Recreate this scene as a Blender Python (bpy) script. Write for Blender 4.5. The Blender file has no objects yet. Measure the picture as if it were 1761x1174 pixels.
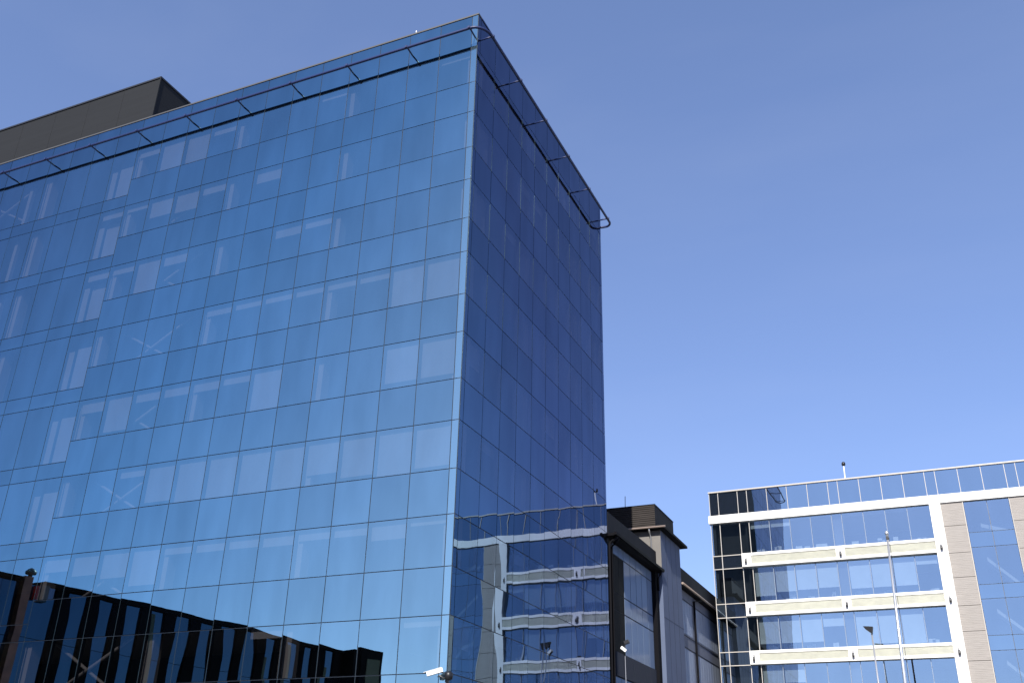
import bpy, math, random
from mathutils import Vector, Matrix
random.seed(7)
sc = bpy.context.scene
COL = sc.collection
R = math.radians

# ------------------------------------------------------------------ camera
cam = bpy.data.cameras.new('camera')
cam.sensor_width = 36.0
cam.lens = 34.496
cam.clip_start = 0.1
cam.clip_end = 6000
cam_o = bpy.data.objects.new('camera', cam)
COL.objects.link(cam_o)
right = Vector((0.9146120351, 0.4037646238, 0.0214232079))
down = Vector((-0.1597729718, 0.4095755023, -0.8981762107))
fwd = Vector((-0.3714262009, 0.8180599223, 0.4391133575))
m3 = Matrix((right, -down, -fwd)).transposed()
cam_o.matrix_world = Matrix.Translation((17.4766, -33.4355, 1.7)) @ m3.to_4x4()
sc.camera = cam_o

# ------------------------------------------------------------------ light
SUN_EL = 36.0
SUN_DX = -0.12          # sun stands behind the camera, nearly square to the long facades
world = bpy.data.worlds.new('World')
sc.world = world
world.use_nodes = True
wn = world.node_tree
sky = wn.nodes.new('ShaderNodeTexSky')
sky.sky_type = 'NISHITA'
sky.sun_disc = False
sky.sun_elevation = R(SUN_EL)
sky.sun_rotation = R(180)
sky.altitude = 0
sky.air_density = 0.85
sky.dust_density = 0.3
sky.ozone_density = 9.0
bg = wn.nodes['Background']
bg.inputs['Strength'].default_value = 0.15
gam = wn.nodes.new('ShaderNodeGamma')      # soft film response for the sky
gam.inputs['Gamma'].default_value = 0.67
wn.links.new(sky.outputs[0], gam.inputs['Color'])
tint = wn.nodes.new('ShaderNodeMix')
tint.data_type = 'RGBA'
tint.blend_type = 'MULTIPLY'
tint.inputs['Factor'].default_value = 1
tint.inputs['B'].default_value = (1.08, 0.985, 1.11, 1)
wn.links.new(gam.outputs[0], tint.inputs['A'])
# a breath of high thin cirrus, the same all over the sky
wtc = wn.nodes.new('ShaderNodeTexCoord')
wmp = wn.nodes.new('ShaderNodeMapping')
wmp.inputs['Rotation'].default_value = (0.3, 0.2, 0.5)
wmp.inputs['Scale'].default_value = (1.2, 4.0, 6.0)
wnz = wn.nodes.new('ShaderNodeTexNoise')
wnz.inputs['Scale'].default_value = 1.6
wnz.inputs['Detail'].default_value = 5
wmr = wn.nodes.new('ShaderNodeMapRange')
wmr.inputs['From Min'].default_value = 0.45
wmr.inputs['From Max'].default_value = 0.8
wmr.inputs['To Min'].default_value = 0.0
wmr.inputs['To Max'].default_value = 0.05
cir = wn.nodes.new('ShaderNodeMix')
cir.data_type = 'RGBA'
cir.inputs['B'].default_value = (2.6, 2.8, 3.3, 1)
wn.links.new(wtc.outputs['Generated'], wmp.inputs['Vector'])
wn.links.new(wmp.outputs[0], wnz.inputs['Vector'])
wn.links.new(wnz.outputs['Fac'], wmr.inputs['Value'])
wn.links.new(wmr.outputs[0], cir.inputs['Factor'])
wn.links.new(tint.outputs['Result'], cir.inputs['A'])
wn.links.new(cir.outputs['Result'], bg.inputs['Color'])
sun = bpy.data.lights.new('sun', 'SUN')
sun.energy = 3.6
sun.angle = R(0.53)
sun.color = (1.0, 0.95, 0.87)
sun_o = bpy.data.objects.new('sun', sun)
COL.objects.link(sun_o)
sd = Vector((SUN_DX, math.cos(R(SUN_EL)), -math.sin(R(SUN_EL))))
sun_o.rotation_euler = sd.to_track_quat('-Z', 'Y').to_euler()
sun_o.location = (0, -60, 60)
sc.view_settings.view_transform = 'Standard'
sc.view_settings.look = 'None'
sc.view_settings.gamma = 1.0
sc.view_settings.exposure = 1.0
sc.cycles.max_bounces = 10
sc.cycles.glossy_bounces = 6
sc.cycles.transparent_max_bounces = 16
sc.cycles.caustics_reflective = False
sc.cycles.caustics_refractive = False

# ------------------------------------------------------------------ materials
def mat(name, col, rough=0.6, metal=0.0, noise=0.0, nscale=3.0, spec=0.5, bump=0.0, bscale=40.0, stretch=None):
    m = bpy.data.materials.new(name)
    m.use_nodes = True
    nt = m.node_tree
    b = nt.nodes['Principled BSDF']
    b.inputs['Base Color'].default_value = (*col, 1)
    b.inputs['Roughness'].default_value = rough
    b.inputs['Metallic'].default_value = metal
    b.inputs['Specular IOR Level'].default_value = spec
    if noise or bump:
        tc = nt.nodes.new('ShaderNodeTexCoord')
        src = tc.outputs['Object']
        if stretch:
            mp = nt.nodes.new('ShaderNodeMapping')
            mp.inputs['Scale'].default_value = stretch
            nt.links.new(src, mp.inputs['Vector'])
            src = mp.outputs[0]
    if noise:
        n = nt.nodes.new('ShaderNodeTexNoise')
        n.inputs['Scale'].default_value = nscale
        n.inputs['Detail'].default_value = 6
        nt.links.new(src, n.inputs['Vector'])
        cr = nt.nodes.new('ShaderNodeMapRange')
        cr.inputs['From Min'].default_value = 0.3
        cr.inputs['From Max'].default_value = 0.7
        cr.inputs['To Min'].default_value = 1 - noise
        cr.inputs['To Max'].default_value = 1 + noise
        nt.links.new(n.outputs['Fac'], cr.inputs['Value'])
        mx = nt.nodes.new('ShaderNodeMix')
        mx.data_type = 'RGBA'
        mx.blend_type = 'MULTIPLY'
        mx.inputs['Factor'].default_value = 1
        mx.inputs['A'].default_value = (*col, 1)
        nt.links.new(cr.outputs[0], mx.inputs['B'])
        nt.links.new(mx.outputs['Result'], b.inputs['Base Color'])
    if bump:
        n2 = nt.nodes.new('ShaderNodeTexNoise')
        n2.inputs['Scale'].default_value = bscale
        nt.links.new(src, n2.inputs['Vector'])
        bp = nt.nodes.new('ShaderNodeBump')
        bp.inputs['Strength'].default_value = bump
        bp.inputs['Distance'].default_value = 0.02
        nt.links.new(n2.outputs['Fac'], bp.inputs['Height'])
        nt.links.new(bp.outputs[0], b.inputs['Normal'])
    return m

def glass(name, refl, f0, trans=None, back=None, rough=0.0, power=4.0, fmax=1.0, vary=0.05, film=None):
    """coated glazing: mirror coat over tinted glass (trans) or over an opaque back-painted pane (back)"""
    m = bpy.data.materials.new(name)
    m.use_nodes = True
    nt = m.node_tree
    nt.nodes.remove(nt.nodes['Principled BSDF'])
    out = nt.nodes['Material Output']
    gl = nt.nodes.new('ShaderNodeBsdfGlossy')
    gl.inputs['Roughness'].default_value = rough
    oi = nt.nodes.new('ShaderNodeObjectInfo')
    mr = nt.nodes.new('ShaderNodeMapRange')
    mr.inputs['To Min'].default_value = 1 - vary
    mr.inputs['To Max'].default_value = 1.0
    nt.links.new(oi.outputs['Random'], mr.inputs['Value'])
    mx = nt.nodes.new('ShaderNodeMix')
    mx.data_type = 'RGBA'
    mx.blend_type = 'MULTIPLY'
    mx.inputs['Factor'].default_value = 1
    mx.inputs['A'].default_value = (*refl, 1)
    ge = nt.nodes.new('ShaderNodeNewGeometry')
    mp = nt.nodes.new('ShaderNodeMapping')
    mp.inputs['Scale'].default_value = (1.0, 1.0, 0.3)
    nz = nt.nodes.new('ShaderNodeTexNoise')
    nz.inputs['Scale'].default_value = 0.9
    nz.inputs['Detail'].default_value = 5
    dm = nt.nodes.new('ShaderNodeMapRange')          # thin uneven grime
    dm.inputs['From Min'].default_value = 0.3
    dm.inputs['From Max'].default_value = 0.7
    dm.inputs['To Min'].default_value = 1.0
    dm.inputs['To Max'].default_value = 1.0-vary
    mm = nt.nodes.new('ShaderNodeMath')
    mm.operation = 'MULTIPLY'
    nt.links.new(ge.outputs['Position'], mp.inputs['Vector'])
    nt.links.new(mp.outputs[0], nz.inputs['Vector'])
    nt.links.new(nz.outputs['Fac'], dm.inputs['Value'])
    nt.links.new(dm.outputs[0], mm.inputs[0])
    nt.links.new(mr.outputs[0], mm.inputs[1])
    nt.links.new(mm.outputs[0], mx.inputs['B'])
    nt.links.new(mx.outputs['Result'], gl.inputs['Color'])
    if trans is not None:
        under = nt.nodes.new('ShaderNodeBsdfTransparent')
        under.inputs['Color'].default_value = (*trans, 1)
    else:
        under = nt.nodes.new('ShaderNodeBsdfDiffuse')
        under.inputs['Color'].default_value = (*back, 1)
    lw = nt.nodes.new('ShaderNodeLayerWeight')
    lw.inputs['Blend'].default_value = 0.5
    pw = nt.nodes.new('ShaderNodeMath')
    pw.operation = 'POWER'
    nt.links.new(lw.outputs['Facing'], pw.inputs[0])
    pw.inputs[1].default_value = power
    mr2 = nt.nodes.new('ShaderNodeMapRange')
    mr2.inputs['To Min'].default_value = f0
    mr2.inputs['To Max'].default_value = fmax
    nt.links.new(pw.outputs[0], mr2.inputs['Value'])
    if film:
        # coating hue shifts with view angle; oblique darkening painted in for polarised skylight
        rc = nt.nodes.new('ShaderNodeValToRGB')
        while len(rc.color_ramp.elements) < len(film): rc.color_ramp.elements.new(0.5)
        for el, (pos, c_) in zip(rc.color_ramp.elements, film):
            el.position = pos; el.color = (*c_, 1)
        nt.links.new(lw.outputs['Facing'], rc.inputs['Fac'])
        nt.links.new(rc.outputs['Color'], mx.inputs['A'])
        ad = nt.nodes.new('ShaderNodeAddShader')
        nt.links.new(under.outputs[0], ad.inputs[0])
        nt.links.new(gl.outputs[0], ad.inputs[1])
        nt.links.new(ad.outputs[0], out.inputs['Surface'])
        return m
    ms = nt.nodes.new('ShaderNodeMixShader')
    nt.links.new(mr2.outputs[0], ms.inputs['Fac'])
    nt.links.new(under.outputs[0], ms.inputs[1])
    nt.links.new(gl.outputs[0], ms.inputs[2])
    nt.links.new(ms.outputs[0], out.inputs['Surface'])
    return m

M = {}
FILM = [(0.0, (0.39, 0.56, 0.57)), (0.15, (0.37, 0.54, 0.56)), (0.35, (0.215, 0.41, 0.51)), (0.53, (0.155, 0.255, 0.355)), (0.655, (0.155, 0.19, 0.295)), (0.80, (0.20, 0.23, 0.32)), (1.0, (0.9, 0.9, 0.95))]
M['tower_vision'] = glass('tower_vision_glass', (1, 1, 1), 0.5, trans=(0.19, 0.185, 0.19), film=FILM, vary=0.13)
M['tower_spandrel'] = glass('tower_spandrel_glass', (1, 1, 1), 0.5, back=(0.0003, 0.0004, 0.0008), film=FILM, vary=0.13)
M['tower_corner'] = glass('tower_corner_glass', (1, 1, 1), 0.5, back=(0.024, 0.038, 0.048), film=FILM, vary=0.06)
M['fin_black'] = mat('black_fin', (0.004, 0.004, 0.005), 0.9, spec=0.05)
M['matt_black'] = mat('matt_black_shade', (0.008, 0.009, 0.012), 0.8, spec=0.1)  # flat black standing in for dark reflection and shade on annex glazing
M['white_vision'] = glass('clear_blue_glass', (0.68, 0.87, 1.0), 0.48, trans=(0.68, 0.76, 0.80), fmax=0.9)
M['white_spandrel'] = glass('clear_blue_spandrel', (0.64, 0.86, 1.0), 0.49, back=(0.015, 0.02, 0.03), fmax=0.9)
M['annex_glass'] = glass('annex_glass', (0.85, 0.9, 1.0), 0.03, back=(0.17, 0.225, 0.33), fmax=0.22, rough=0.12, vary=0.15)
M['annex_glass_lightened'] = glass('annex_glass_lightened', (0.85, 0.9, 1.0), 0.03, back=(0.27, 0.31, 0.40), fmax=0.2, rough=0.2, vary=0.15)  # annex glass lightened in colour to offset the shade on the far block
M['dark_glass'] = glass('dark_strip_glass', (0.45, 0.7, 1.0), 0.15, back=(0.01, 0.014, 0.025), fmax=0.9)
M['joint'] = mat('dark_joint', (0.016, 0.024, 0.036), 0.5)
M['rail'] = mat('navy_painted_steel', (0.014, 0.026, 0.10), 0.45)
M['coping'] = mat('grey_coping', (0.07, 0.07, 0.07), 0.5, 0.0)
M['plant'] = mat('grey_ribbed_cladding', (0.0185, 0.0197, 0.0215), 0.7, 0.0, spec=0.15, noise=0.06, nscale=0.6, stretch=(0.3, 1, 8))
M['slab'] = mat('concrete_slab', (0.32, 0.32, 0.32), 0.8)
M['inner'] = mat('interior_wall', (0.10, 0.10, 0.11), 0.9, noise=0.2, nscale=0.4)
M['column'] = mat('white_plaster_column', (0.62, 0.62, 0.60), 0.8)
M['brace'] = mat('pale_steel_brace', (0.6, 0.6, 0.6), 0.5)
M['blind'] = mat('roller_blind_cloth', (0.56, 0.585, 0.61), 0.9, noise=0.05, nscale=1.5)
M['core'] = mat('dark_core', (0.03, 0.032, 0.036), 0.9)
M['dark_clad'] = mat('black_metal_cladding', (0.014, 0.015, 0.018), 0.5, noise=0.3, nscale=1.0)
M['white'] = mat('white_render', (0.80, 0.79, 0.76), 0.55, noise=0.025, nscale=1.2)
M['cream'] = mat('cream_mullion', (0.46, 0.43, 0.39), 0.45)
M['alu'] = mat('blue_grey_aluminium', (0.26, 0.30, 0.36), 0.5)
M['louvre'] = mat('olive_grey_louvre', (0.76, 0.76, 0.67), 0.5, 0.0, noise=0.06, nscale=2)
M['stone'] = mat('ribbed_stone', (0.31, 0.285, 0.262), 0.75, noise=0.10, nscale=2.5, stretch=(0.6, 1, 9), bump=0.25, bscale=30)
M['fitting'] = mat('grey_fitting', (0.10, 0.10, 0.10), 0.4, 0.4)
M['steel'] = mat('stainless_pole', (0.62, 0.62, 0.62), 0.3, 0.7)
M['fascia'] = mat('dark_fascia_sheet', (0.018, 0.0195, 0.025), 0.75, spec=0.08, noise=0.12, nscale=1.2)
M['fascia_brown'] = mat('brown_roof_sheet', (0.038, 0.033, 0.031), 0.7, spec=0.1, noise=0.25, nscale=1.6, stretch=(0.4, 0.4, 5))
M['grey_wall'] = mat('grey_wall_panel', (0.105, 0.13, 0.20), 0.8, spec=0.15, noise=0.05, nscale=0.8)
M['beige_wall'] = mat('beige_wall_panel', (0.155, 0.145, 0.135), 0.65, noise=0.06, nscale=1.0)
M['spandrel_grey'] = mat('grey_spandrel', (0.04, 0.045, 0.06), 0.8, spec=0.1)
M['grey_wall_lightened'] = mat('grey_wall_panel_lightened', (0.15, 0.165, 0.215), 0.8, spec=0.15, noise=0.05, nscale=0.8)  # wall grey lightened in colour, making up for sky light blocked there
M['black_pipe'] = mat('black_pipe', (0.006, 0.006, 0.008), 0.7, spec=0.06)
M['copper'] = mat('copper_gutter', (0.26, 0.20, 0.165), 0.5, 0.2)
M['rust'] = mat('rust_red_steel', (0.55, 0.17, 0.10), 0.7, noise=0.25, nscale=2.0)
M['white_plastic'] = mat('white_plastic', (0.78, 0.78, 0.76), 0.4)
M['black_plastic'] = mat('black_plastic', (0.012, 0.012, 0.014), 0.4)
M['red'] = mat('red_paint', (0.45, 0.03, 0.03), 0.5)
M['olive'] = mat('olive_blind', (0.10, 0.09, 0.05), 0.8)
M['ground'] = mat('paving_ground', (0.16, 0.155, 0.15), 0.9, noise=0.2, nscale=0.5)
M['asphalt'] = mat('asphalt', (0.05, 0.05, 0.052), 0.9, noise=0.2, nscale=2)
M['kerb'] = mat('kerb_stone', (0.3, 0.3, 0.29), 0.85, noise=0.1)
M['paint'] = mat('road_paint', (0.75, 0.75, 0.72), 0.7)
M['bark'] = mat('bark', (0.06, 0.045, 0.035), 0.9, noise=0.3, nscale=6)
M['furniture'] = mat('office_furniture', (0.5, 0.5, 0.5), 0.6)

# ------------------------------------------------------------------ helpers
class MB:
    def __init__(s):
        s.v = []; s.f = []; s.smooth = []
    def box(s, x0, x1, y0, y1, z0, z1):
        n = len(s.v)
        s.v += [(x0,y0,z0),(x1,y0,z0),(x1,y1,z0),(x0,y1,z0),(x0,y0,z1),(x1,y0,z1),(x1,y1,z1),(x0,y1,z1)]
        for q in ((0,3,2,1),(4,5,6,7),(0,1,5,4),(1,2,6,5),(2,3,7,6),(3,0,4,7)):
            s.f.append(tuple(n+i for i in q)); s.smooth.append(False)
        return s
    def tube(s, pts, r, n=8, cap=True, r2=None):
        pts = [Vector(p) for p in pts]
        N = len(pts); base = len(s.v)
        for i, p in enumerate(pts):
            a = pts[max(i-1,0)]; b = pts[min(i+1,N-1)]
            t = (b-a).normalized()
            ref = Vector((0,0,1)) if abs(t.z) < 0.95 else Vector((1,0,0))
            e = t.cross(ref).normalized(); g = e.cross(t).normalized()
            rr = r if r2 is None else r + (r2-r)*i/(N-1)
            for k in range(n):
                an = 2*math.pi*k/n
                s.v.append(tuple(p + e*(rr*math.cos(an)) + g*(rr*math.sin(an))))
        for i in range(N-1):
            for k in range(n):
                a = base+i*n+k; b = base+i*n+(k+1)%n
                s.f.append((a, b, b+n, a+n)); s.smooth.append(True)
        if cap:
            s.f.append(tuple(base+k for k in range(n))[::-1]); s.smooth.append(False)
            s.f.append(tuple(base+(N-1)*n+k for k in range(n))); s.smooth.append(False)
        return s
    def lathe(s, prof, c=(0,0,0), n=12):
        base = len(s.v); c = Vector(c)
        for r, z in prof:
            for k in range(n):
                an = 2*math.pi*k/n
                s.v.append((c.x+r*math.cos(an), c.y+r*math.sin(an), c.z+z))
        for i in range(len(prof)-1):
            for k in range(n):
                a = base+i*n+k; b = base+i*n+(k+1)%n
                s.f.append((a, b, b+n, a+n)); s.smooth.append(True)
        s.f.append(tuple(base+k for k in range(n))[::-1]); s.smooth.append(False)
        s.f.append(tuple(base+(len(prof)-1)*n+k for k in range(n))); s.smooth.append(False)
        return s
    def mesh(s, name, m):
        me = bpy.data.meshes.new(name)
        me.from_pydata(s.v, [], s.f)
        me.polygons.foreach_set('use_smooth', s.smooth)
        me.materials.append(m)
        me.update()
        return me
    def build(s, name, m, parent=None, off=True):
        return add(name, s.mesh(name, m), parent, world_geo=off)

def add(name, me, parent=None, loc=None, rot=None, world_geo=False):
    """link a mesh; geometry or loc given in world coordinates is made local to the parent's place"""
    o = bpy.data.objects.new(name, me)
    COL.objects.link(o)
    if parent is not None:
        o.parent = parent
        root = parent
        acc = Vector(root.location)
        while root.parent is not None:
            root = root.parent; acc = acc + Vector(root.location)
        o.location = (Vector(loc) if loc is not None else Vector((0,0,0))) - (acc if not parent.get('local') else Vector((0,0,0)))
    elif loc is not None:
        o.location = loc
    if rot is not None:
        o.rotation_euler = rot
    return o

def thing(name, label, cat, loc=(0,0,0), rotz=0.0, group=None, local=False):
    e = bpy.data.objects.new(name, None)
    e.empty_display_size = 0.5
    COL.objects.link(e)
    e.location = loc
    e.rotation_euler = (0, 0, rotz)
    e['label'] = label; e['category'] = cat
    if group: e['group'] = group
    if local: e['local'] = 1
    return e

def structure(o):
    o['kind'] = 'structure'
    return o

_pane = {}
def pane_mesh(w, h, m, variant, amp=0.0012, thick=0.02):
    """glass pane in the XZ plane facing -Y, lower left at the origin, faintly bowed like toughened glass"""
    key = (round(w,3), round(h,3), m.name, variant)
    if key in _pane: return _pane[key]
    rnd = random.Random(variant*31+7)
    a = amp*rnd.uniform(0.3, 1.6)*rnd.choice((1, 1, -0.6))
    bx = amp*rnd.uniform(-0.9, 0.9); bz = amp*rnd.uniform(-0.9, 0.9); tw = amp*rnd.uniform(-0.8, 0.8)
    n = 4 if w > 0.6 else 2
    v = []; f = []; sm = []
    for j in range(n+1):
        for i in range(n+1):
            s_ = 2*i/n-1; t_ = 2*j/n-1
            d = a*(1-s_*s_)*(1-t_*t_)+bx*math.sin(2.2*s_)*(1-t_*t_)+bz*math.sin(2.5*t_)*(1-s_*s_)+tw*s_*t_
            v.append((w*i/n, -d, h*j/n))
    for j in range(n):
        for i in range(n):
            q = j*(n+1)+i
            f.append((q, q+1, q+n+2, q+n+1)); sm.append(True)
    b = len(v); e = 0.0005
    v += [(0,e,0),(w,e,0),(w,e,h),(0,e,h),(0,thick,0),(w,thick,0),(w,thick,h),(0,thick,h)]
    for i in range(4):
        k = (i+1) % 4
        f.append((b+i, b+4+i, b+4+k, b+k)); sm.append(False)
    me = bpy.data.meshes.new('pane')
    me.from_pydata(v, [], f)
    me.polygons.foreach_set('use_smooth', sm)
    me.materials.append(m)
    me.update()
    _pane[key] = me
    return me

rp = random.Random(11)
GAP = 0.017
def pane_L(name, x0, x1, z0, z1, m, parent, y=0.0, tilt=0.0009, nv=6, gap=GAP, amp=0.0012):
    """pane in a wall that faces -Y"""
    w = x1-x0-2*gap; h = z1-z0-2*gap
    me = pane_mesh(w, h, m, rp.randrange(nv), amp)
    return add(name, me, parent, (x0+gap, y, z0+gap), (rp.uniform(-tilt, tilt), 0, rp.uniform(-tilt, tilt)))
def pane_R(name, y0, y1, z0, z1, m, parent, x=0.0, tilt=0.0009, nv=6, gap=GAP, amp=0.0012):
    """pane in a wall that faces +X"""
    w = y1-y0-2*gap; h = z1-z0-2*gap
    me = pane_mesh(w, h, m, rp.randrange(nv), amp)
    return add(name, me, parent, (x, y0+gap, z0+gap), (rp.uniform(-tilt, tilt)*0.5, rp.uniform(-tilt, tilt), math.pi/2+rp.uniform(-tilt, tilt)))

# ------------------------------------------------------------------ ground
g = MB(); g.v = [(-3000,-3000,0),(3000,-3000,0),(3000,3000,0),(-3000,3000,0)]; g.f = [(0,1,2,3)]; g.smooth = [False]
structure(g.build('ground', M['ground']))
g = MB(); g.v = [(5,-200,0.004),(14,-200,0.004),(14,34,0.004),(5,34,0.004)]; g.f = [(0,1,2,3)]; g.smooth = [False]
structure(g.build('road', M['asphalt']))
for xx in (4.7, 14.0):
    structure(MB().box(xx, xx+0.3, -200, 34, 0, 0.12).build('kerb', M['kerb']))
g = MB()
for k in range(30):
    y = -110+k*4.6
    n = len(g.v); g.v += [(9.44,y,0.008),(9.56,y,0.008),(9.56,y+2,0.008),(9.44,y+2,0.008)]; g.f.append((n,n+1,n+2,n+3)); g.smooth.append(False)
structure(g.build('road_marking', M['paint']))

# ------------------------------------------------------------------ the glass tower
Z = [38.62,36.34,34.27,32.45,30.33,28.49,26.36,24.57,22.41,20.56,18.38,16.51,14.42,12.54,10.48,8.64,6.56,4.72,0.35]
PW = 1.8
CX0 = 0.345; RY0 = 0.333
DEPTH = 18.73
NCOL = 19; NALL = 22
XL = -CX0-PW*NALL
tower = thing('glass_tower', 'tall blue mirror glass office tower with a navy rail frame below its roof edge', 'building', (0,0,0))

def colx(k): return -CX0-PW*k
def coly(k): return RY0+PW*k
NR = 10
def left_rows(k):
    """(kind, z0, z1) of the panes of column k of the long face"""
    out = [('parapet_pane', Z[1], Z[0])]
    for i in range(1, len(Z)-1):
        top, bot = Z[i], Z[i+1]
        vis = i % 2 == 1
        if k >= 12 and i < 16:
            if vis:
                bot = Z[i+1]-0.57*(Z[i+1]-Z[i+2])
            else:
                top = Z[i]-0.57*(Z[i]-Z[i+1])
        out.append(('window_pane' if vis else 'spandrel_pane', bot, top))
    return out

rest = MB(); rest_s = MB()
for k in range(-1, NALL):
    x1 = colx(k) if k >= 0 else -0.012
    x0 = colx(k+1) if k >= 0 else -CX0
    for kind, z0, z1 in left_rows(max(k, 0)):
        m = M['tower_vision'] if kind == 'window_pane' else M['tower_spandrel']
        if k < NCOL and z0 > 4.0:
            pane_L(kind, x0, x1, z0, z1, m if k >= 0 else M['tower_corner'], tower, amp=0.0020, tilt=0.0014, nv=9)
        else:
            t = rest if kind == 'window_pane' else rest_s
            t.box(x0+GAP, x1-GAP, 0.0, 0.02, z0+GAP, z1-GAP)
for k in range(-1, NR+1):
    y0 = coly(k) if k >= 0 else 0.012
    y1 = coly(k+1) if k >= 0 else RY0
    if k == NR: y1 = DEPTH
    for kind, z0, z1 in left_rows(0):
        m = M['tower_vision'] if kind == 'window_pane' else M['tower_spandrel']
        if z0 > 4.0:
            pane_R(kind, y0, y1, z0, z1, m, tower, amp=0.0029, tilt=0.0012, nv=9)
        else:
            t = rest if kind == 'window_pane' else rest_s
            t.box(-0.02, 0.0, y0+GAP, y1-GAP, z0+GAP, z1-GAP)
o = rest.build('lower_window_panes', M['tower_vision'], tower); o['kind'] = 'stuff'
o = rest_s.build('lower_spandrel_panes', M['tower_spandrel'], tower); o['kind'] = 'stuff'

# mullions and transoms behind the joints
for k in range(0, NALL+1):
    MB().box(colx(k)-0.035, colx(k)+0.035, 0.024, 0.16, 0.0, Z[0]-0.05).build('mullion', M['joint'], tower)
for k in range(0, NR+1):
    MB().box(-0.16, -0.024, coly(k)-0.035, coly(k)+0.035, 0.0, Z[0]-0.05).build('mullion', M['joint'], tower)
MB().box(-0.20, -0.006, 0.006, 0.20, 0.0, Z[0]-0.04).build('corner_post', M['joint'], tower)
for i in range(1, len(Z)):
    xa = XL if (i % 2 == 1 or i >= 16) else colx(12)
    MB().box(xa, -0.2, 0.026, 0.15, Z[i]-0.035, Z[i]+0.035).build('transom', M['joint'], tower)
    MB().box(-0.15, -0.026, 0.2, DEPTH-0.1, Z[i]-0.035, Z[i]+0.035).build('transom', M['joint'], tower)
    if i % 2 == 0 and i < 16:
        zz = Z[i]-0.57*(Z[i]-Z[i+1])
        MB().box(XL, colx(12), 0.026, 0.15, zz-0.035, zz+0.035).build('transom', M['joint'], tower)

# floors, core, columns
for i in range(2, 17, 2):
    zb = Z[i+1]+0.10
    MB().box(XL+0.1, -0.24, 0.24, DEPTH-0.45, zb, zb+0.55).build('floor_slab', M['slab'], tower)
MB().box(XL+0.1, -0.22, 0.22, DEPTH-0.42, Z[1]+0.02, Z[1]+0.7).build('roof_slab', M['slab'], tower)
MB().box(XL+3, -6.5, 6.5, 13.5, 0.0, Z[1]).build('core_wall', M['inner'], tower)
for k in range(0, NALL, 4):
    MB().box(colx(k)-0.27, colx(k)+0.27, 0.30, 0.85, 0.0, Z[1]).build('column', M['column'], tower)
for k in (4, 8, 10):
    MB().box(-0.9, -0.34, coly(k)-0.27, coly(k)+0.27, 0.0, Z[1]).build('column', M['column'], tower)
# end and rear walls, dark
nw = MB().box(XL-0.25, -0.03, DEPTH-0.35, DEPTH-0.02, 0, Z[0]-0.06)
nwo = nw.build('rear_wall', M['dark_clad'], tower)
for k in range(1, 11):
    MB().box(-0.03-3.6*k-0.12, -0.03-3.6*k+0.12, DEPTH-0.02, DEPTH+0.10, 0, Z[0]-0.2).build('pilaster', M['dark_clad'], tower)
MB().box(XL-0.3, XL-0.02, 0.03, DEPTH-0.36, 0, Z[0]-0.06).build('end_wall', M['dark_clad'], tower)
# coping
MB().box(XL-0.3, 0.02, -0.03, 0.35, Z[0]-0.02, Z[0]+0.07).build('coping', M['coping'], tower)
MB().box(-0.33, 0.03, 0.353, DEPTH+0.02, Z[0]-0.02, Z[0]+0.06).build('coping', M['rail'], tower)
MB().box(XL-0.3, -0.335, DEPTH-0.36, DEPTH+0.02, Z[0]-0.02, Z[0]+0.06).build('coping', M['rail'], tower)

# braces in two bays
def brace(k0, k1, i, y=0.55):
    zt = Z[i]+0.50; zb = Z[i+2]+0.75
    xa, xb = colx(k0)-0.3, colx(k1)+0.3
    MB().tube([(xa, y, zt), (xb, y, zb)], 0.075, 6).build('brace', M['brace'], tower)
    MB().tube([(xb, y+0.16, zt), (xa, y+0.16, zb)], 0.075, 6).build('brace', M['brace'], tower)
for i in range(1, 16, 2):
    brace(8, 12, i)
for i in (1, 5, 7, 11):
    brace(16, 20, i)

# blinds: fraction of the vision pane covered, by storey (top first) and column
BL = {
 1: {8:.2, 9:1, 10:1, 11:.22, 4:.12, 0:.1},
 3: {6:.35, 9:.6, 10:.55, 8:.25, 11:.15, 12:.2},
 5: {4:.2, 5:.28, 10:1, 11:.2, 12:.22, 9:.3},
 7: {1:1, 0:1, 2:.18, 3:.18, 4:.18, 5:.18, 6:.18, 7:.2},
 9: {5:1, 0:.85, 1:.85, 6:.2, 7:.25, 8:.25, 9:.25, 10:.9, 11:.3},
 11: {0:.9, 1:1, 2:.9, 3:.75, 4:1, 5:1, 6:1, 7:1, 8:.9, 9:.2},
 13: {0:.12, 1:.35, 2:.2, 3:.2, 4:.25, 5:.22, 6:.22, 7:.2, 8:.85, 9:.62, 10:.5, 11:.35},
 15: {0:.15, 4:.2},
}
for i, row in BL.items():
    for k, fr in row.items():
        z1 = Z[i]-0.06; z0 = z1-fr*(Z[i]-Z[i+1]-0.12)
        MB().box(colx(k+1)+0.07, colx(k)-0.07, 0.205, 0.222, z0, z1).build('blind', M['blind'], tower)
rb = random.Random(5)
for i in range(1, 16, 2):
    for k in range(NR):
        if rb.random() < 0.12:
            fr = rb.choice((.2, .25, .5, 1))
            z1 = Z[i]-0.06; z0 = z1-fr*(Z[i]-Z[i+1]-0.12)
            MB().box(-0.222, -0.205, coly(k)+0.07, coly(k+1)-0.07, z0, z1).build('blind', M['blind'], tower)
# pale landing panels in the stair bay
for i in range(1, 12, 2):
    zt = Z[i]-0.5; zb = Z[i+1]-0.57*(Z[i+1]-Z[i+2])+0.03
    MB().box(colx(13)+0.09, colx(12)-0.07, 0.62, 0.68, zb, zt).build('landing_panel', M['blind'], tower)
    MB().box(colx(13)-0.75, colx(13)-0.12, 0.62, 0.68, zb, zt-0.1).build('landing_panel', M['blind'], tower)
    MB().box(colx(17)+0.1, colx(17)+0.35, 0.4, 0.6, zb, Z[i]-0.05).build('landing_panel', M['blind'], tower)

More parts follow.
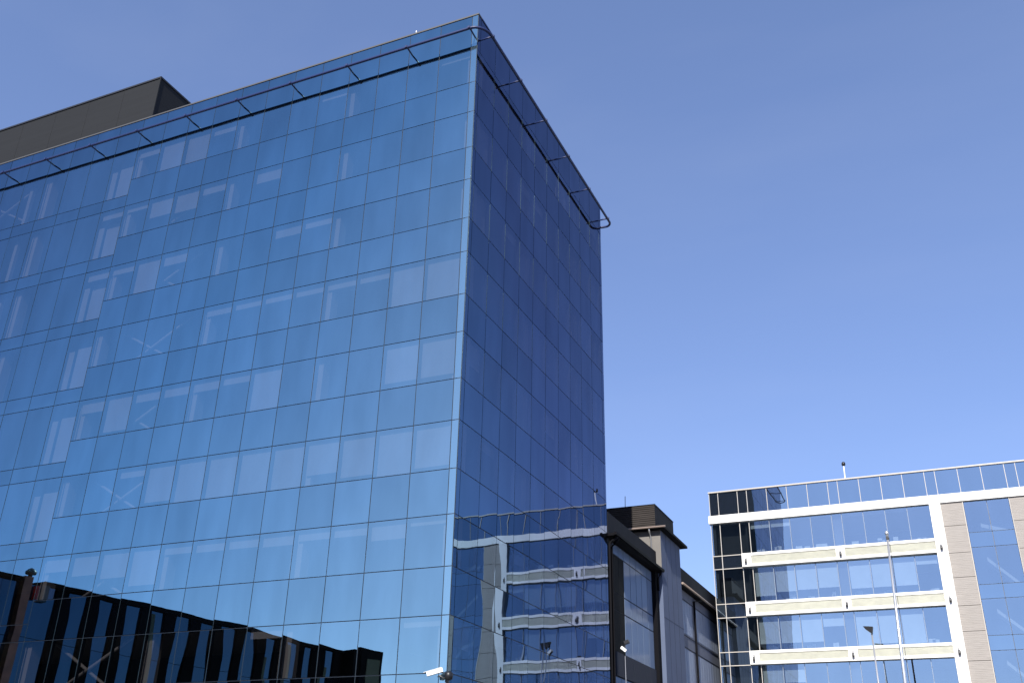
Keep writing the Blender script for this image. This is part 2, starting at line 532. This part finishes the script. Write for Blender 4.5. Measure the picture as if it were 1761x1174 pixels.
# rail frame round the roof edge: one rail on short brackets, doubled by its own mirror image in the glass
RZ = 37.15; RO = 0.66
pts = [(XL+1, -RO, RZ), (-0.1, -RO, RZ)]
for q in range(1, 10):
    a = math.pi/2*q/9
    pts.append((-0.1+(RO+0.1)*math.sin(a), -RO+(RO+0.25)*(1-math.cos(a)), RZ))
pts.append((RO, DEPTH-0.15, RZ))
for q in range(1, 10):
    a = math.pi/2*q/9
    pts.append((RO-0.38*(1-math.cos(a)), DEPTH-0.15+0.50*math.sin(a), RZ))
pts.append((0.0, DEPTH+0.33, RZ))
for q in range(1, 6):
    a = math.pi/2*q/5
    pts.append((-0.22*math.sin(a), DEPTH+0.33-0.24*(1-math.cos(a)), RZ))
MB().tube(pts, 0.075, 10).build('rail', M['rail'], tower)
for k in range(0, 10):
    x = -0.15-3.575*k
    MB().tube([(x, -0.005, RZ), (x+0.01, -0.35, RZ+0.015), (x+0.03, -RO, RZ)], 0.045, 6).build('rail_bracket', M['rail'], tower)
    MB().box(x-0.05, x+0.07, -RO-0.11, -RO+0.02, RZ-0.05, RZ+0.07).build('rail_clamp', M['rail'], tower)
for y in (0.32, 3.85, 7.42, 11.0, 14.6, 18.2):
    MB().tube([(0.005, y, RZ), (0.35, y, RZ+0.015), (RO, y, RZ)], 0.045, 6).build('rail_bracket', M['rail'], tower)
    MB().box(RO-0.02, RO+0.11, y-0.06, y+0.06, RZ-0.05, RZ+0.07).build('rail_clamp', M['rail'], tower)

# plant room on the roof
px = -23.74; pz = 44.05
proom = MB().box(px-26, px, 2.0, 11.0, Z[1]+0.7, pz-0.12).build('plant_room', M['plant'], tower)
MB().box(px-26.05, px+0.06, 1.94, 11.06, pz-0.12, pz).build('roof_trim', M['dark_clad'], proom)
MB().box(px-0.02, px+0.05, 1.95, 2.03, Z[1]+0.7, pz-0.12).build('corner_trim', M['plant'], proom)
for k in range(1, 9):
    x = px-3.0*k
    MB().box(x-0.012, x+0.012, 1.992, 2.004, Z[1]+0.8, pz-0.13).build('panel_joint', M['plant'], proom)
# tiny lightning spike on the coping
MB().tube([(-3.7, 0.1, Z[0]+0.07), (-3.7, 0.1, Z[0]+0.32)], 0.03, 6).build('lightning_spike', M['white_plastic'], tower)

# ------------------------------------------------------------------ security camera at the tower corner
c = thing('security_camera', 'white box security camera on a dark arm at the foot of the tower corner', 'camera', (0.05, -0.06, 6.3))
MB().box(-0.02, 0.10, -0.10, 0.05, 6.2, 6.5).build('wall_plate', M['black_plastic'], c)
MB().tube([(0.05,-0.1,6.32),(0.0,-0.25,6.33),(-0.12,-0.38,6.42)], 0.03, 6).build('arm', M['fitting'], c)
hb = MB().box(-0.30, 0.30, -0.085, 0.085, -0.075, 0.075)
h = hb.build('housing', M['white_plastic'], c)
h.location = Vector((-0.27, -0.45, 6.53))-Vector(c.location); h.rotation_euler = (0, R(-17), R(24))
hd = MB().box(-0.40, 0.26, -0.10, 0.10, 0.077, 0.092).build('sun_hood', M['white_plastic'], c)
hd.location = h.location; hd.rotation_euler = h.rotation_euler
MB().lathe([(0.03,-0.16),(0.13,-0.13),(0.16,0.0),(0.15,0.1),(0.05,0.16)], (0.17,-0.18,6.42), 10).build('dome', M['black_plastic'], c)

# ------------------------------------------------------------------ the white-banded office building
YW = 42.1
white = thing('white_banded_office_building', 'white banded office building with blue windows, louvred balconies and ribbed stone strips', 'building', (12, YW, 0))
X1 = 1.466; MM = 1.542; GG = 0.731
xs = [0.76, X1, X1+MM, X1+MM+GG]
for _ in range(4): xs.append(xs[-1]+MM)
xs.append(xs[-1]+GG)
for _ in range(4): xs.append(xs[-1]+MM)
xs.append(xs[-1]+GG)       # 17.54
xcol0, xcol1 = xs[12], xs[13]
for _ in range(3): xs.append(xs[-1]+MM)
xs.append(xs[-1]+GG)
for _ in range(4): xs.append(xs[-1]+MM)
XE = xs[-1]
TOPZ = 25.66; B0, B1 = 23.08, 23.70
BANDS = [(19.51, 20.53), (15.84, 16.86), (12.38, 13.34), (8.85, 9.85), (5.3, 6.3)]
YG = YW+0.10      # glass plane
# parapet glazing
for a, b in zip(xs[:-1], xs[1:]):
    pane_L('parapet_pane', a, b, B1, TOPZ-0.07, M['white_spandrel'], white, y=YG, tilt=0.0012)
for x in xs:
    MB().box(x-0.02, x+0.02, YG-0.05, YG+0.04, B1, TOPZ-0.07).build('mullion', M['cream'], white)
MB().box(xs[0]-0.06, XE+0.06, YG-0.12, YG+0.5, TOPZ-0.07, TOPZ+0.03).build('coping', M['cream'], white)
MB().box(xs[0]-0.12, XE, YW-0.14, YG+0.2, B0, B1).build('white_band', M['white'], white)
# window storeys
rows = [(BANDS[0][1], B0)] + [(BANDS[i+1][1], BANDS[i][0]) for i in range(4)]
for r, (z0, z1) in enumerate(rows):
    for j in range(0, 12):
        pane_L('window_pane', xs[j], xs[j+1], z0, z1, M['white_vision'], white, y=YG, tilt=0.0012)
    for j in range(0, 12):
        if r < 4:
            w = 0.022 if j < 4 else 0.015
            MB().box(xs[j]-w, xs[j]+w, YG-0.05, YG+0.05, z0, z1).build('mullion', M['cream'] if j < 4 else M['alu'], white)
# balcony bands
def wall_light(x, z):
    l = MB().box(x-0.075, x+0.075, YW-0.325, YW-0.277, z-0.20, z+0.16).build('wall_light', M['fitting'], white)
    MB().tube([(x+0.01, YW-0.40, z-0.27), (x+0.01, YW-0.40, z-0.02)], 0.085, 8).build('light_tube', M['fitting'], l)
    MB().tube([(x+0.01, YW-0.40, z-0.018), (x+0.01, YW-0.40, z+0.12)], 0.05, 8).build('light_lens', M['steel'], l)
for bi, (z0, z1) in enumerate(BANDS):
    # left dark zone spandrels
    for j in (0, 1):
        pane_L('spandrel_pane', xs[j], xs[j+1], z0, z1, M['white_spandrel'], white, y=YG, tilt=0.0012)
    for j in (0, 1):
        MB().box(xs[j]-0.026, xs[j]+0.026, YG-0.05, YG+0.05, z0+0.028, z1-0.028).build('mullion', M['cream'], white)
    for z in (z0, z1):
        MB().box(xs[0]-0.03, xs[2]-0.004, YG-0.055, YG+0.045, z-0.028, z+0.028).build('transom', M['cream'], white)
    xa, xb = xs[2]+0.02, xcol0-0.003
    yf, yb = YW-0.27, YG+0.06
    MB().box(xa, xb, yf, yb, z1-0.20, z1).build('balcony_rail', M['white'], white)
    MB().box(xa, xb, yf, yb, z0, z0+0.20).build('balcony_rail', M['white'], white)
    MB().box(xa+0.01, xb, yb-0.08, yb-0.01, z0+0.2, z1-0.2).build('balcony_back', M['louvre'], white)
    posts = [(xa, xa+0.70), (xs[7]+0.05, xs[8]-0.05)]
    for pa, pb in posts:
        MB().box(pa, pb, yf+0.003, yb-0.1, z0+0.2, z1-0.2).build('balcony_post', M['white'], white)
        wall_light((pa+pb)/2-(0.05 if pa == xa else 0), (z0+z1)/2)
    for la, lb in ((xa+0.70, xs[7]+0.05), (xs[8]-0.05, xb)):
        lv = MB(); n = 10; hh = (z1-z0-0.4)/n
        for q in range(n):
            zz = z0+0.2+hh*q
            lv.v += [(la, yf+0.04, zz+0.01), (lb, yf+0.04, zz+0.01), (lb, yf+0.10, zz+hh*0.95), (la, yf+0.10, zz+hh*0.95),
                     (la, yf+0.052, zz+0.005), (lb, yf+0.052, zz+0.005), (lb, yf+0.112, zz+hh*0.945), (la, yf+0.112, zz+hh*0.945)]
            b = len(lv.v)-8
            for fq in ((0,1,2,3),(7,6,5,4),(0,4,5,1),(2,6,7,3)):
                lv.f.append(tuple(b+i for i in fq)); lv.smooth.append(False)
        o = lv.build('louvre_or_shade_panel', M['louvre'], white)
    wall_light((xcol0+xcol1)/2-0.02, (z0+z1)/2-0.1)
# white column
MB().box(xcol0, xcol1+0.02, YW-0.275, YG+0.3, 0, B0).build('white_column', M['white'], white)
# stone strips and stair bay
def stone_strip(xa, xb, yf):
    zt = B0-0.004; seg = 0
    hs = [1.72, 1.94, 1.72, 1.94, 1.72, 1.94, 1.72, 1.94, 1.72, 1.94, 1.72, 1.94, 1.72]
    for h in hs:
        zb = max(zt-h+0.03, 0.02)
        if zt-zb < 0.2: break
        s = MB(); nr = 15; rh = (zt-zb)/nr
        for q in range(nr):
            z = zb+q*rh; dy = random.uniform(0, 0.008)
            s.box(xa, xb, yf+dy, yf+0.2, z+0.0035, z+rh-0.001)
        s.box(xa+0.02, xb-0.02, yf+0.06, yf+0.21, zb+0.01, zt-0.01)
        s.build('stone_panel', M['stone'], white)
        zt -= h
stone_strip(xcol1+0.024, xs[14]-0.06, YW-0.02)
sx0, sx1 = xs[14], xs[16]-0.12
stone_strip(sx1+0.04, sx1+0.04+1.6, YW-0.02)
stone_strip(sx1+1.68, XE-2.2, YW-0.02)
MB().box(sx0-0.06, sx0-0.005, YW-0.05, YG+0.2, 0, B0-0.002).build('jamb', M['cream'], white)
MB().box(sx1+0.0, sx1+0.036, YW-0.05, YG+0.2, 0, B0-0.002).build('jamb', M['cream'], white)
zs = [B0, 20.80, 19.74, 17.14, 16.16, 13.72, 12.74, 10.2, 9.2, 6.7, 5.7, 3.2, 0.3]
smid = (sx0+sx1)/2+0.05
for i in range(len(zs)-1):
    m = M['white_vision'] if i % 2 == 0 else M['white_spandrel']
    for a, b in ((sx0, smid), (smid, sx1)):
        pane_L('window_pane' if i % 2 == 0 else 'spandrel_pane', a, b, zs[i+1], zs[i], m, white, y=YG, tilt=0.001)
for z in zs[1:]:
    MB().box(sx0+0.002, sx1-0.002, YG+0.03, YG+0.12, z-0.03, z+0.03).build('transom', M['fitting'], white)
MB().box(smid-0.025, smid+0.025, YG+0.03, YG+0.12, 0, B0).build('mullion', M['fitting'], white)
for i in range(0, len(zs)-2, 2):
    zt = zs[i]-0.15 if i else zs[1]+1.2
    zb = zs[i+1]+0.1
    s = MB()
    xa, xb = (sx0+0.9, sx1-0.3)
    n = len(s.v)
    yy = YG+0.75
    for (xx, zz) in ((xa, zt-0.4), (xb, zb+0.1)):
        s.v += [(xx, yy, zz), (xx, yy+1.2, zz), (xx, yy+1.2, zz-0.28), (xx, yy, zz-0.28)]
    for q in ((0,1,5,4),(1,2,6,5),(2,3,7,6),(3,0,4,7),(0,3,2,1),(4,5,6,7)):
        s.f.append(q); s.smooth.append(False)
    s.build('stair_flight', M['slab'], white)
# body: floors, back wall, side walls, roof
for (z0, z1) in BANDS:
    MB().box(xs[0]+0.06, XE-0.1, YG+0.22, YG+12, z0+0.2, z0+0.65).build('floor_slab', M['slab'], white)
MB().box(xs[0]+0.06, XE-0.1, YG+0.25, YG+12, B0+0.05, B0+0.5).build('roof_slab', M['slab'], white)
MB().box(xs[0]+0.06, xs[0]+0.3, YG+0.26, YG+12, 0, B0+0.04).build('side_wall', M['dark_clad'], white)
MB().box(xs[0]+0.3, XE-0.1, YG+7.0, YG+7.3, 0, B0+0.04).build('inner_wall', M['inner'], white)
MB().box(xs[2]+0.35, xs[2]+0.47, YG+0.3, YG+7.0, 0, B0+0.04).build('partition', M['core'], white)
MB().box(xcol1+0.1, xcol1+0.25, YG+0.35, YG+7.0, 0, B0+0.04).build('partition', M['inner'], white)
MB().box(XE-0.1, XE+0.05, YG-0.02, YG+12, 0, TOPZ-0.08).build('side_wall', M['grey_wall'], white)
MB().box(sx1+3.4, XE-0.11, YG-0.01, YG+0.2, 0, B0-0.003).build('plain_wall', M['stone'], white)
MB().box(xs[0]+0.31, xs[2]+0.3, YG+0.9, YG+1.0, 0, B0+0.04).build('dark_lining', M['core'], white)
# interior columns next to the glass
for x in (xs[7]+0.36,):
    MB().box(x-0.33, x+0.33, YG+0.3, YG+0.9, 0, B0).build('column', M['inner'], white)
# blinds behind the windows (row, column, fraction)
WB = {0: {3:.22, 4:.22, 5:.06, 6:.05, 8:.1, 9:.1, 10:.1},
      1: {3:.83, 4:.74, 5:.72, 6:.70, 8:.78, 9:.78, 10:.78, 11:.24, 2:0.8},
      2: {2:.8, 3:.80, 4:.80, 5:.80, 6:.38, 8:1, 9:.93, 10:.96},
      3: {3:.9, 4:.5}}
for r, d in WB.items():
    z0, z1 = rows[r]
    for j, fr in d.items():
        if j == 2: continue
        zt = z1-0.03; zb = zt-fr*(z1-z0-0.06)
        MB().box(xs[j]+0.06, xs[j+1]-0.06, YG+0.20, YG+0.215, zb, zt).build('blind', M['blind'], white)
# desks and office chairs seen low behind the glass
rf = random.Random(3)
for r in (0, 1, 2):
    z0, z1 = rows[r]
    for j in range(3, 12):
        if j == 7: continue
        for q in range(2):
            x = xs[j]+0.25+rf.random()*0.9; hh = rf.uniform(0.25, 0.6); w = rf.uniform(0.10, 0.26)
            s = MB().box(x-w, x+w, YG+0.7, YG+0.76, z0-0.1+hh*0.35, z0+hh)
            s.box(x-0.03, x+0.03, YG+0.72, YG+0.78, z0-0.6, z0-0.1+hh*0.35)
            s.build('office_furniture', M['furniture'], white)
# dark rod tracing an upright dark line below the lowest visible balcony
MB().tube([(14.05, YW-0.18, 12.38), (14.05, YW-0.18, 9.85)], 0.05, 6).build('downpipe_or_rod', M['black_pipe'], white)
# roof antenna
an = MB().tube([(10.75, 48, 25.0), (10.80, 48, 28.7)], 0.05, 6).build('roof_antenna', M['white_plastic'], white)
MB().lathe([(0.03,0),(0.14,0.05),(0.16,0.18),(0.12,0.32),(0.03,0.36)], (10.80, 48, 28.6), 8).build('antenna_head', M['black_plastic'], an)

# ------------------------------------------------------------------ dark annex between tower and white building
annex = thing('dark_grey_annex_building', 'low dark grey building with deep eaves and pale strip windows between tower and white building', 'building', (-4, 30, 0))
# front block
YA0, YA1 = DEPTH+0.15, 28.68
MB().box(-12, -0.22, YA0, YA1, 0, 16.4).build('wall', M['spandrel_grey'], annex)
MB().box(-12, 0.0, YA0, YA1, 16.55, 17.80).build('fascia', M['fascia'], annex)
MB().box(-12, 0.36, YA0, YA1-0.02, 16.40, 16.547).build('eaves', M['black_pipe'], annex)
gut = MB().box(0.362, 0.50, YA0, YA1+0.1, 16.44, 16.60).build('gutter', M['black_pipe'], annex)
for y in (19.55,):
    MB().tube([(0.40,y,16.45),(0.2,y,16.1),(-0.05,y,15.9),(-0.05,y,0)], 0.09, 8).build('downpipe_or_rod', M['black_pipe'], annex)
MB().tube([(0.40,YA0+0.5,16.5),(0.2,YA0+0.3,16.2),(-0.05,YA0+0.25,16.0),(-0.05,YA0+0.25,0)], 0.10, 8).build('downpipe_or_rod', M['black_pipe'], annex)
MB().box(-0.21, 0.08, 28.05, 28.66, 0, 16.39).build('corner_duct', M['black_pipe'], annex)
MB().tube([(0.42,28.3,16.45),(0.30,28.35,16.2),(0.14,28.4,16.0),(0.14,28.4,15.2)], 0.07, 8).build('downpipe_or_rod', M['black_pipe'], annex)
ya = [20.25, 21.25, 22.2, 23.45, 24.6, 25.75, 26.95, 28.03]
za = [16.36, 15.72, 13.55, 12.58, 10.30]
def strip_rows(y0, y1, zz):
    for i in range(len(zz)-1):
        dark = y1 <= 22.3 and i > 0
        if dark: 
            pane_R('louvre_or_shade_panel', y0, y1, zz[i+1], zz[i], M['matt_black'], annex, x=-0.20, gap=0.02, tilt=0.0005)  # shaded, dark-reflecting end of the glazing painted as black panes
        else:
            pane_R('window_pane', y0, y1, zz[i+1], zz[i], M['annex_glass'], annex, x=-0.19, gap=0.035, tilt=0.002)
for a, b in zip(ya[:-1], ya[1:]):
    strip_rows(a, b, za)
    strip_rows(a, b, [9.0, 6.8, 5.8, 3.6, 0.4])
    MB().box(-0.215, -0.10, a+0.01, b-0.01, 9.02, 10.28).build('spandrel_panel', M['spandrel_grey'], annex)
# rear tall block
MB().box(-14, 0.35, 28.7, 33.5, 0, 19.2).build('tall_wall', M['grey_wall'], annex)
MB().box(-14, 0.352, 28.66, 28.698, 16.6, 19.2).build('front_lining', M['beige_wall'], annex)
for y in (29.9, 31.1, 32.3):
    MB().box(0.352, 0.358, y-0.008, y+0.008, 0, 19.2).build('panel_joint', M['spandrel_grey'], annex)
MB().box(0.352, 0.358, 28.7, 33.5, 13.6, 13.62).build('panel_joint', M['spandrel_grey'], annex)
MB().box(-14.2, 0.80, 28.20, 34.0, 19.2, 19.36).build('eaves', M['black_pipe'], annex)
bx0, bx1, by0, by1 = -14.0, 0.14, 28.34, 32.9
rb_ = MB().box(bx0, bx1, by0, by1, 19.36, 20.86).build('roof_box', M['fascia'], annex)
nb = 11
for k in range(nb):
    z = 19.40+1.46*k/nb
    s = MB(); n = 0
    s.v = [(bx0, by0-0.005, z), (bx1-0.005, by0-0.005, z), (bx1-0.005, by0-0.03, z+0.03), (bx0, by0-0.03, z+0.03), (bx0, by0-0.005, z+0.125), (bx1-0.005, by0-0.005, z+0.125)]
    s.f = [(3,2,1,0)[::-1], (4,5,2,3)[::-1], (0,1,5,4)]; s.smooth = [False]*3
    s.build('roof_rib', M['fascia_brown'], rb_)
MB().box(bx0, bx1+0.03, by0-0.04, by1+0.02, 20.862, 20.91).build('roof_trim', M['fascia'], annex)
MB().tube([(bx0, 28.14, 19.30), (0.86, 28.14, 19.30)], 0.07, 8).build('gutter', M['copper'], annex)
MB().tube([(-0.28, 28.16, 19.36), (-0.28, 28.3, 19.0), (-0.28, 28.58, 18.8), (-0.28, 28.58, 16.6)], 0.055, 8).build('downpipe_or_rod', M['steel'], annex)
MB().tube([(-2.75, 31, 20.9), (-2.72, 31, 22.5)], 0.025, 5).build('roof_antenna', M['fitting'], annex)
# far low block
MB().box(-14, 0.0, 33.52, 46, 0, 16.75).build('wall', M['grey_wall_lightened'], annex)
MB().box(-14, 0.28, 33.52, 46, 16.75, 17.88).build('fascia', M['fascia'], annex)
MB().box(-14, 0.40, 33.6, 46, 16.60, 16.747).build('eaves', M['black_pipe'], annex)
MB().tube([(0.42, 33.55, 16.74), (0.42, 46, 16.74)], 0.085, 8).build('gutter', M['copper'], annex)
MB().tube([(0.36, 39.2, 16.6), (0.12, 37.75, 16.3), (0.10, 37.75, 0)], 0.08, 8).build('downpipe_or_rod', M['black_pipe'], annex)
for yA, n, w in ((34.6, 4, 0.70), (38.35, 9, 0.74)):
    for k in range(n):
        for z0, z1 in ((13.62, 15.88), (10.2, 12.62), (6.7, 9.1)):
            pane_R('window_pane', yA+k*w, yA+(k+1)*w, z0, z1, M['annex_glass_lightened'], annex, x=0.012, gap=0.02, tilt=0.002)
for z in (13.5, 15.95, 12.7, 10.1):
    MB().box(0.002, 0.03, 33.6, 45, z-0.02, z+0.02).build('panel_joint', M['spandrel_grey'], annex)

# ------------------------------------------------------------------ finned dark building across the yard (seen mirrored in the tower)
ux, uy = 4.2/30.59, -30.3/30.59
fin_b = thing('dark_finned_building', 'black finned building with a rust red post, mirrored in the lower tower glass', 'building', (-32.2, -6.0, 0), math.atan2(uy, ux), local=True)
ZT = 13.9
MB().box(-3.5, 30.3, -9, -0.30, 0, ZT-0.25).build('wall', M['fin_black'], fin_b)
MB().box(-3.5, 1.95, -9, 0.18, ZT-0.25, ZT).build('roof_edge', M['fin_black'], fin_b)
MB().box(2.75, 30.3, -9, 0.18, ZT-0.25, ZT).build('roof_edge', M['fin_black'], fin_b)
MB().box(30.3, 33.2, -9, 1.2, 0, ZT+0.1).build('end_block', M['fin_black'], fin_b)
ep = MB().box(31.0, 32.8, 1.2, 1.24, 11.2, 13.2).build('end_window', M['olive'], fin_b)
MB().box(1.42, 1.88, -0.3, 0.35, 0, ZT+0.02).build('rust_post', M['rust'], fin_b)
cp = MB().lathe([(0.10,0),(0.10,0.22),(0.26,0.26),(0.30,0.40),(0.16,0.55),(0.05,0.62)], (2.0,-0.2,ZT), 10).build('vent_cap', M['fitting'], fin_b)
MB().box(2.28, 2.42, -0.1, 0.2, 12.75, ZT-0.35).build('red_bracket', M['red'], fin_b)
MB().box(2.44, 2.66, -0.25, -0.1, 12.8, ZT-0.3).build('white_plate', M['white_plastic'], fin_b)
MB().box(2.72, 3.15, -0.1, 0.2, 12.7, ZT-0.26).build('dark_box', M['black_plastic'], fin_b)
NF = 13
edges = [-3.4, -1.4, 0.3, 1.40]
zj = [(0.3, 3.6), (3.6, 7.1), (7.1, 10.6), (10.6, ZT-0.3)]
def glass_strip(a, b):
    for z0, z1 in zj:
        me = pane_mesh(b-a-0.03, z1-z0-0.03, M['dark_glass'], rp.randrange(3), 0.003)
        add('glass_strip', me, fin_b, (b-0.015, -0.05, z0+0.015), (0, 0, math.pi))
for a, b in zip(edges[:-1], edges[1:]): glass_strip(a, b)
glass_strip(1.9, 3.83)
for k in range(NF):
    a = 3.85+2.06*k
    MB().box(a, a+0.90, -0.31, 0.10, 0, ZT-0.26).build('fin', M['fin_black'], fin_b)
    if k in (3, 8, 9, 11):
        MB().box(a+0.915, a+1.28, -0.02, 0.02, 0, ZT-0.5-0.6*(k % 3)).build('olive_panel', M['olive'], fin_b)
    if k < NF-1: glass_strip(a+0.92, a+2.04)

# ------------------------------------------------------------------ poles in the yard
fp = thing('flagpole', 'tall tapered steel flagpole with ball top before the white building', 'flagpole', (15.46, 4.0, 0))
FX, FY = 15.46, 4.0
MB().tube([(FX-0.01, FY, 0.12), (FX, FY, 6.2), (FX+0.115, FY, 11.3)], 0.085, 12, r2=0.035).build('pole', M['steel'], fp)
MB().lathe([(0.012,-0.09),(0.055,-0.065),(0.075,0.0),(0.055,0.065),(0.012,0.09)], (FX+0.12, FY, 11.38), 10).build('finial', M['steel'], fp)
MB().box(FX+0.07, FX+0.17, FY-0.06, FY+0.06, 11.16, 11.26).build('truck_pulley', M['black_plastic'], fp)
MB().tube([(FX+0.10, FY-0.05, 1.3), (FX+0.175, FY-0.05, 11.2)], 0.008, 4).build('halyard', M['black_plastic'], fp)
MB().lathe([(0.25,0),(0.25,0.06),(0.13,0.09),(0.13,0.2)], (FX, FY, 0), 12).build('base_plate', M['fitting'], fp)

lp = thing('street_lamp', 'slender street lamp with a dark tilted head before the white building', 'street lamp', (11.95, 38.5, 0))
MB().tube([(11.95, 38.5, 0), (11.95, 38.5, 13.6)], 0.085, 10, r2=0.05).build('pole', M['steel'], lp)
s = MB()
s.v = [(-0.42,-0.22,0.22),(0.20,-0.22,0.16),(0.20,0.22,0.16),(-0.42,0.22,0.22),(-0.30,-0.18,0.05),(0.12,-0.16,-0.30),(0.12,0.16,-0.30),(-0.30,0.18,0.05)]
s.f = [(0,1,2,3),(7,6,5,4),(0,4,5,1),(1,5,6,2),(2,6,7,3),(3,7,4,0)]; s.smooth = [False]*6
s.v = [(x+11.88, y+38.5, z+13.86) for x, y, z in s.v]
s.build('lamp_head', M['black_plastic'], lp)
MB().lathe([(0.22,0),(0.22,0.06),(0.12,0.10),(0.12,0.5)], (11.95, 38.5, 0), 10).build('base', M['fitting'], lp)

cp_ = thing('camera_mast', 'thin mast with a small floodlight and camera before the dark annex', 'mast', (2.1, 15.0, 0))
MB().tube([(2.13, 15, 0), (2.05, 15, 9.2)], 0.02, 6, r2=0.016).build('pole', M['steel'], cp_)
s = MB().box(-0.15, 0.15, -0.10, 0.10, -0.07, 0.07).build('floodlight', M['white_plastic'], cp_)
s.location = (-0.12, 0, 9.52); s.rotation_euler = (0, R(38), R(15))
s = MB().box(-0.12, 0.12, -0.10, 0.10, -0.08, 0.08).build('camera_head', M['black_plastic'], cp_)
s.location = (0.05, 0.02, 9.86); s.rotation_euler = (0, R(-20), 0)
MB().tube([(2.05, 15, 9.2), (2.03, 15, 9.75)], 0.03, 6).build('neck', M['black_plastic'], cp_)

# ------------------------------------------------------------------ bare tree behind the camera (its twigs mirror in the tower)
tr = thing('bare_tree', 'bare leafless tree, twig tips mirrored low in the tower glass', 'tree', (-26.6, -40.5, 0))
rt = random.Random(21)
trunk = MB(); twigs = MB()
def grow(mb, p, d, L, r, lvl):
    q = p+d*L*0.5+Vector((rt.uniform(-1,1), rt.uniform(-1,1), rt.uniform(-0.3,0.6)))*L*0.05
    e = p+d*L
    mb.tube([p, q, e], r, 6 if lvl < 2 else 4, cap=False, r2=r*0.62)
    if lvl >= 5: return
    n = 3 if lvl < 3 else 4
    for k in range(n):
        ax = Vector((rt.uniform(-1,1), rt.uniform(-1,1), rt.uniform(-0.2,0.5))).normalized()
        nd = (d*0.75+ax*0.62+Vector((0,0,0.12))).normalized()
        st = p+d*L*rt.uniform(0.55, 1.0)
        grow(twigs, st, nd, L*rt.uniform(0.55, 0.74), r*0.55, lvl+1)
grow(trunk, Vector((-26.6,-40.5,0)), Vector((0.03,0,1)), 4.6, 0.22, 0)
trunk.build('trunk', M['bark'], tr)
o = twigs.build('crown', M['bark'], tr)
